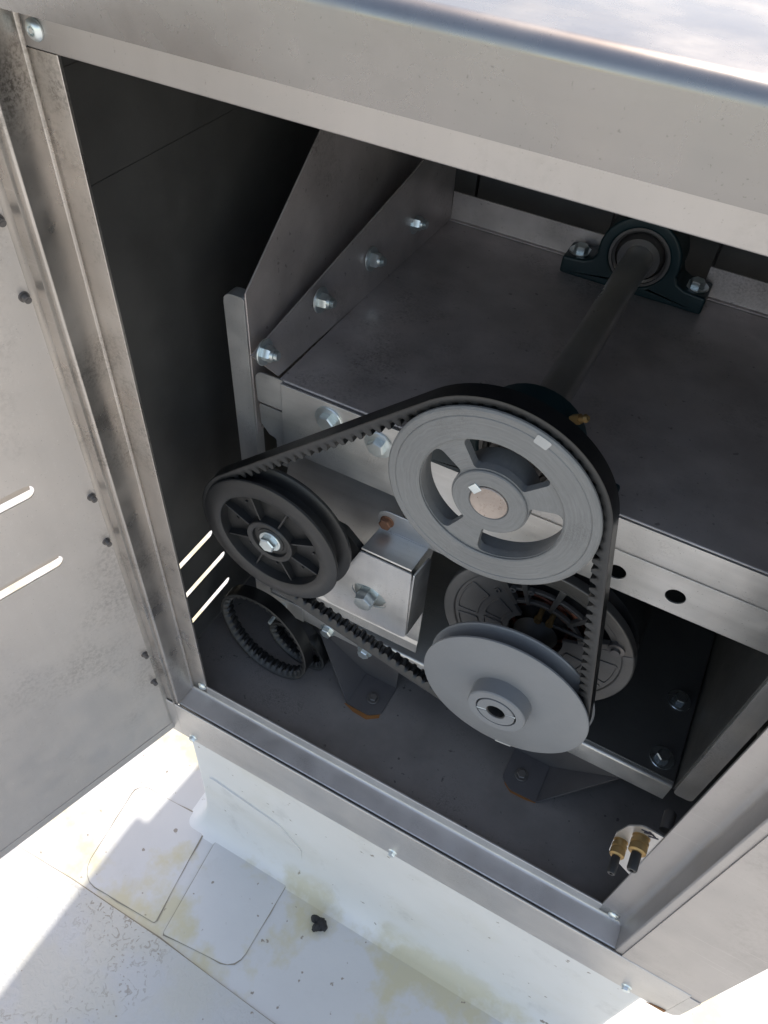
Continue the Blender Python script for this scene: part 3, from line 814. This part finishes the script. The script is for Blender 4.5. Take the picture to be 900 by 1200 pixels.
bm = bmesh.new(); belt_mesh(bm, path, .0045, .0208, .0132, .0050, .0110)
o = obj('drive_belt', bm, M['rubber'], None, ang=50, mats=[M['rubber'], M['rubber_side']], origin=(IC[0], .011, IC[1]))
o['label'] = 'black cogged drive belt running around all three pulleys'; o['category'] = 'belt'

# spare belt standing in the left corner: two loops of one long belt
def spare():
    bm = bmesh.new()
    def loop(cxm, czm, ra, rb, tilt, y0, lean, ph=0):
        n = 260; P = []
        for i in range(n):
            a = 2*math.pi*i/n; x = ra*math.cos(a)*(1+.04*math.cos(2*a)); z = rb*math.sin(a)
            P.append(Vector((x*math.cos(tilt) - z*math.sin(tilt), x*math.sin(tilt) + z*math.cos(tilt))))
        pts = []
        for i in range(n):
            d = (P[(i+1) % n] - P[i-1]).normalized(); pts.append((P[i] + Vector((cxm, czm)), Vector((d.y, -d.x))))
        belt_mesh(bm, pts, y0, y0+.0180, .0095, .0030, .0098, lambda x, y, z: (x, y + lean*(z - czm), z))
    loop(-.2630, -.4440, .0700, .0465, R(-24), .0370, .30)
    loop(-.2270, -.4690, .0450, .0265, R(-20), .0600, .20)
    return bm
o = obj('spare_belt', spare(), M['rubber'], None, ang=50, mats=[M['rubber'], M['rubber_side']], origin=(-.25, .045, FZ))
o['label'] = 'coiled spare cogged belt standing on the cabinet floor beside the left louvres'; o['category'] = 'belt'

# tensioner bracket between idler and motor pulley
tb = thing('tensioner_bracket', 'folded steel tensioner box with an oval slot beside the idler', 'bracket', (-.11, .06, -.24))
bm = bmesh.new()
ov = [(-.1140 + .0215*math.cos(R(a))*math.cos(R(-12)) - .0150*math.sin(R(a))*math.sin(R(-12)), -.2490 + .0215*math.cos(R(a))*math.sin(R(-12)) + .0150*math.sin(R(a))*math.cos(R(-12))) for a in range(0, 360, 12)]
plate(bm, 'Y', [tuple(p) for p in round_line([(-.1275, -.1815), (-.0690, -.1815), (-.0665, -.2960), (-.1750, -.2960)], [.002, .002, .006, .01], True)], .0400, .0420, [ov])
obj('box_front', bm, M['galv_v'], tb, bevel=.0012)
bm = bmesh.new()          # top of the box folded back and up into the bolted ear
bent(bm, 'X', [(.0424, -.1800), (.0840, -.1890), (.0840, -.1850)], .0020, -.1273, -.0705, [0, .002, 0], side=1)
obj('box_top', bm, M['galv'], tb, bevel=.0)
plate_y('ear', [tuple(p) for p in round_line([(-.1290, -.1860), (-.0300, -.1860), (-.0300, -.1575), (-.1330, -.1575)], [0, 0, 0, .013], True)], .0828, .0848, M['galv'], (), .0008, tb)
bm = bmesh.new()          # right cheek, open slit along its top
plate(bm, 'X', [tuple(p) for p in round_line([(.0425, -.1850), (.0800, -.1965), (.0860, -.206), (.0860, -.303), (.0425, -.2925)], [.001, .004, .004, .003, .003], True)], -.0680, -.0662)
obj('box_side', bm, M['galv'], tb, bevel=.0005)
bm = bmesh.new(); bent(bm, 'X', [(.0880, -.255), (.0880, -.3660), (.0860, -.3720), (.0860, -.3880)], .0020, -.2100, -.0665, .003, side=-1)
obj('base_plate', bm, M['galv'], tb)
bm = bmesh.new(); rod(bm, (-.1160, .0462, -.2540), (-.1160, .0482, -.2540), .0195, None, 40); obj('slide_washer', bm, M['zinc'], tb, bevel=.0005)
bm = bmesh.new(); rod(bm, (-.1140, .052, -.2490), (-.1140, .088, -.2490), .006, None, 20); obj('slide_stud', bm, M['dark'], tb)
bolt(tb, (-.1170, .0462, -.2535), (0, -1, 0), .0118, .0170, 0, 0, .35, 'zinc', 0, False, 'slide_bolt')
bolt(tb, (-.1195, .0828, -.1725), (0, -1, 0), .0072, .0060, .0078, .0012, .1, 'rustybolt', 0, False, 'rusty_bolt')
# idler arm behind the wheel
bm = bmesh.new(); plate(bm, 'Y', [tuple(p) for p in round_line([(-.232, -.158), (-.150, -.168), (-.128, -.190), (-.128, -.224), (-.232, -.200)], .008, True)], .046, .054)
obj('idler_arm', bm, M['dark'], tb, bevel=.001)
bm = bmesh.new(); rod(bm, (IC[0], .0238, IC[1]), (IC[0], .0500, IC[1]), .0085, None, 24); obj('idler_spindle', bm, M['shaft'], tb)

# motor
MC = (.0600, -.2500)
mo = thing('electric_motor', 'electric motor with a vented cast end bell behind the solid pulley', 'motor', (MC[0], .2, -.4048))
Y0 = .0830
for a0, a1, nm in ((131, 381, 'alu'), (21.5, 130.5, 'aludark')):
    bm = bmesh.new(); plate(bm, 'Y', sector(MC, .0908, .1040, a0, a1, 0, 90), Y0-.0010, Y0+.0110)
    obj('bell_rim', bm, M[nm], mo, bevel=.0022, seg=3)
bm = bmesh.new()
for a0, a1 in ((130, 236), (-56, 22)):
    plate(bm, 'Y', sector(MC, .0300, .0915, a0, a1, 0, 30), Y0+.0012, Y0+.0055)
plate(bm, 'Y', sector(MC, .0300, .0915, 236.5, 303.5, 0, 20), Y0+.0012, Y0+.0055)
obj('bell_face', bm, M['alu'], mo, bevel=.0005)
for a0, a1, r0, r1 in ((150, 186, .064, .088), (190, 226, .064, .088), (-50, -22, .064, .088), (-18, 8, .064, .088), (142, 178, .036, .058), (184, 226, .036, .058), (-48, -6, .036, .058)):
    o_ = sector(MC, r0, r1, a0, a1, .003, 14); i_ = sector(MC, r0+.0017, r1-.0017, a0+1.4, a1-1.4, .0025, 14)
    bm = bmesh.new(); plate(bm, 'Y', o_, Y0-.0002, Y0+.0016, [i_])
    obj('cast_outline', bm, M['alu'], mo, bevel=.0004)
bm = bmesh.new()          # vent grille over the upper quarter
for r0, r1 in ((.0475, .0515), (.0655, .0690), (.0838, .0915)): plate(bm, 'Y', sector(MC, r0, r1, 22, 130, 0, 40), Y0+.0014, Y0+.0065)
for a in (26, 54, 82, 110, 127):
    w_ = 3.2 if a not in (26, 127) else 4.0
    plate(bm, 'Y', sector(MC, .0470, .0860, a-w_*.75, a+w_*.75, 0, 6), Y0+.0004, Y0+.0075)
obj('vent_grille', bm, M['aludark'], mo, bevel=.0008)
for a in (104.5, 121, 137):
    bm = bmesh.new(); x, z = MC[0] + .068*math.cos(R(a)), MC[1] + .068*math.sin(R(a))
    lathe(bm, [(.0016, Y0-.0010), (.0034, Y0-.0010), (.0034, Y0+.004), (.0016, Y0+.004)], (x, z), 16); obj('bell_boss', bm, M['alu'], mo)
bm = bmesh.new()          # windings seen through the opening
nseg = 60
for k in range(7):
    rr = .0300 + .0028*k
    for j in range(nseg):
        a = 2*math.pi*j/nseg; b = 2*math.pi*(j+1)/nseg; dy = .004*math.sin(a*5 + k)
        rod(bm, (MC[0] + rr*math.cos(a), Y0+.020+.003*(k % 2)+dy*.5, MC[1] + rr*math.sin(a)), (MC[0] + rr*math.cos(b), Y0+.020+.003*(k % 2)+dy*.5, MC[1] + rr*math.sin(b)), .0016, None, 6, False)
o = obj('winding', bm, M['copper'], mo); 
bm = bmesh.new(); lathe(bm, [(0, Y0+.027), (.0905, Y0+.027), (.0905, Y0+.032), (0, Y0+.032)], MC, 64, closed=False); obj('inner_baffle', bm, M['dark'], mo)
bm = bmesh.new(); lathe(bm, [(.006, Y0-.020), (.0135, Y0-.020), (.0150, Y0-.012), (.0180, Y0-.004), (.0240, Y0+.004), (.006, Y0+.012)], MC, 48); obj('bearing_boss', bm, M['dark'], mo)
bm = bmesh.new(); lathe(bm, [(0, .034), (.0090, .034), (.0090, Y0+.03), (0, Y0+.03)], MC, 28, closed=False); obj('motor_shaft', bm, M['dark'], mo)
bm = bmesh.new(); lathe(bm, [(.0, Y0+.026), (.1010, Y0+.026), (.1010, .300), (.090, .330), (0, .332)], MC, 96, closed=False); obj('body', bm, M['motor'], mo)
bm = bmesh.new(); box(bm, -.02, .14, .13, .29, -.4046, -.392); box(bm, .0, .015, .14, .28, -.392, -.325); box(bm, .105, .12, .14, .28, -.392, -.325)
obj('motor_base', bm, M['motor'], mo, bevel=.002)
for a, r in ((76, .044), (92, .041)):
    x, z = MC[0] + r*math.cos(R(a)), MC[1] + r*math.sin(R(a))
    bm = bmesh.new(); rod(bm, (x, Y0+.006, z), (x, Y0-.006, z), .0030, .0030, 12); rod(bm, (x, Y0-.006, z), (x, Y0-.011, z), .0042, .0042, 6)
    obj('brass_nut', bm, M['brass'], mo)
bm = bmesh.new(); p0 = Vector((MC[0]+.012, Y0-.008, MC[1]+.042)); p1 = Vector((MC[0]+.050, Y0-.002, MC[1]+.034)); rod(bm, p0, p1, .0022, None, 10); obj('lead_wire', bm, M['dark'], mo)
x, z = MC[0] + .088*math.cos(R(27)), MC[1] + .088*math.sin(R(27))
bm = bmesh.new(); lathe(bm, [(0, Y0-.007), (.0045, Y0-.007), (.0050, Y0-.004), (.0085, Y0-.0035), (.0088, Y0+.003), (0, Y0+.003)], (x, z), 24, closed=False); obj('through_bolt', bm, M['darkscrew'], mo)

# pressure test ports on the tab
def port(p, lab, k):
    t = thing('test_port', lab, 'valve', p, 'brass test ports on the tab')
    x, y, z = p
    bm = bmesh.new()
    lathe(bm, [(0, y), (.0082*k, y), (.0082*k, y-.0008), (.0070*k, y-.001), (.0070*k, y-.004), (.0082*k, y-.0042), (.0082*k, y-.0075), (.0074*k, y-.0078), (.0074*k, y-.0092), (.0082*k, y-.0095), (.0082*k, y-.015), (.0066*k, y-.0165), (0, y-.0165)], (x, z), 28, closed=False)
    obj('brass_body', bm, M['brass'], t)
    bm = bmesh.new()
    lathe(bm, [(0, y-.0160), (.0046*k, y-.0160), (.0048*k, y-.020), (.0048*k, y-.0320), (.0040*k, y-.0338), (.0020*k, y-.0338), (.0018*k, y-.030), (0, y-.030)], (x, z), 24, closed=False)
    obj('cap', bm, M['dark'], t)
    return t
port((.2235, -.0432, -.2930), 'upper brass test port with a black cap on the pale tab', 1.0)
port((.2120, -.0432, -.3200), 'lower brass test port with a black cap at the tab edge', .85)
bm = bmesh.new(); lathe(bm, [(0, -.030), (.0058, -.030), (.0058, -.012), (.0045, -.010), (0, -.010)], (.2405, -.285), 20, closed=False)
obj('brass_stub', bm, M['darkscrew'], cab)

# black debris on the roof
bm = bmesh.new()
for k in range(9):
    a = random.random()*6.28; r = .010*random.random(); s = .006 + .005*random.random()
    mt_ = Matrix.Translation((-.083 + r*math.cos(a)*1.25, -.1165 + r*math.sin(a)*.9, GZ + .0055 + .003*random.random())) @ Matrix.Rotation(a, 4, 'Z') @ Matrix.Diagonal((s*1.1, s*.8, s*.55, 1))
    bmesh.ops.create_icosphere(bm, subdivisions=2, radius=1, matrix=mt_)
for v in bm.verts: v.co += Vector((random.uniform(-1, 1), random.uniform(-1, 1), random.uniform(-.6, 1)))*.0014
o = obj('leaf_clump', bm, M['debris'], None, origin=(-.083, -.1165, GZ)); o['label'] = 'small black clump of debris on the white roof in front of the curb'; o['category'] = 'debris'
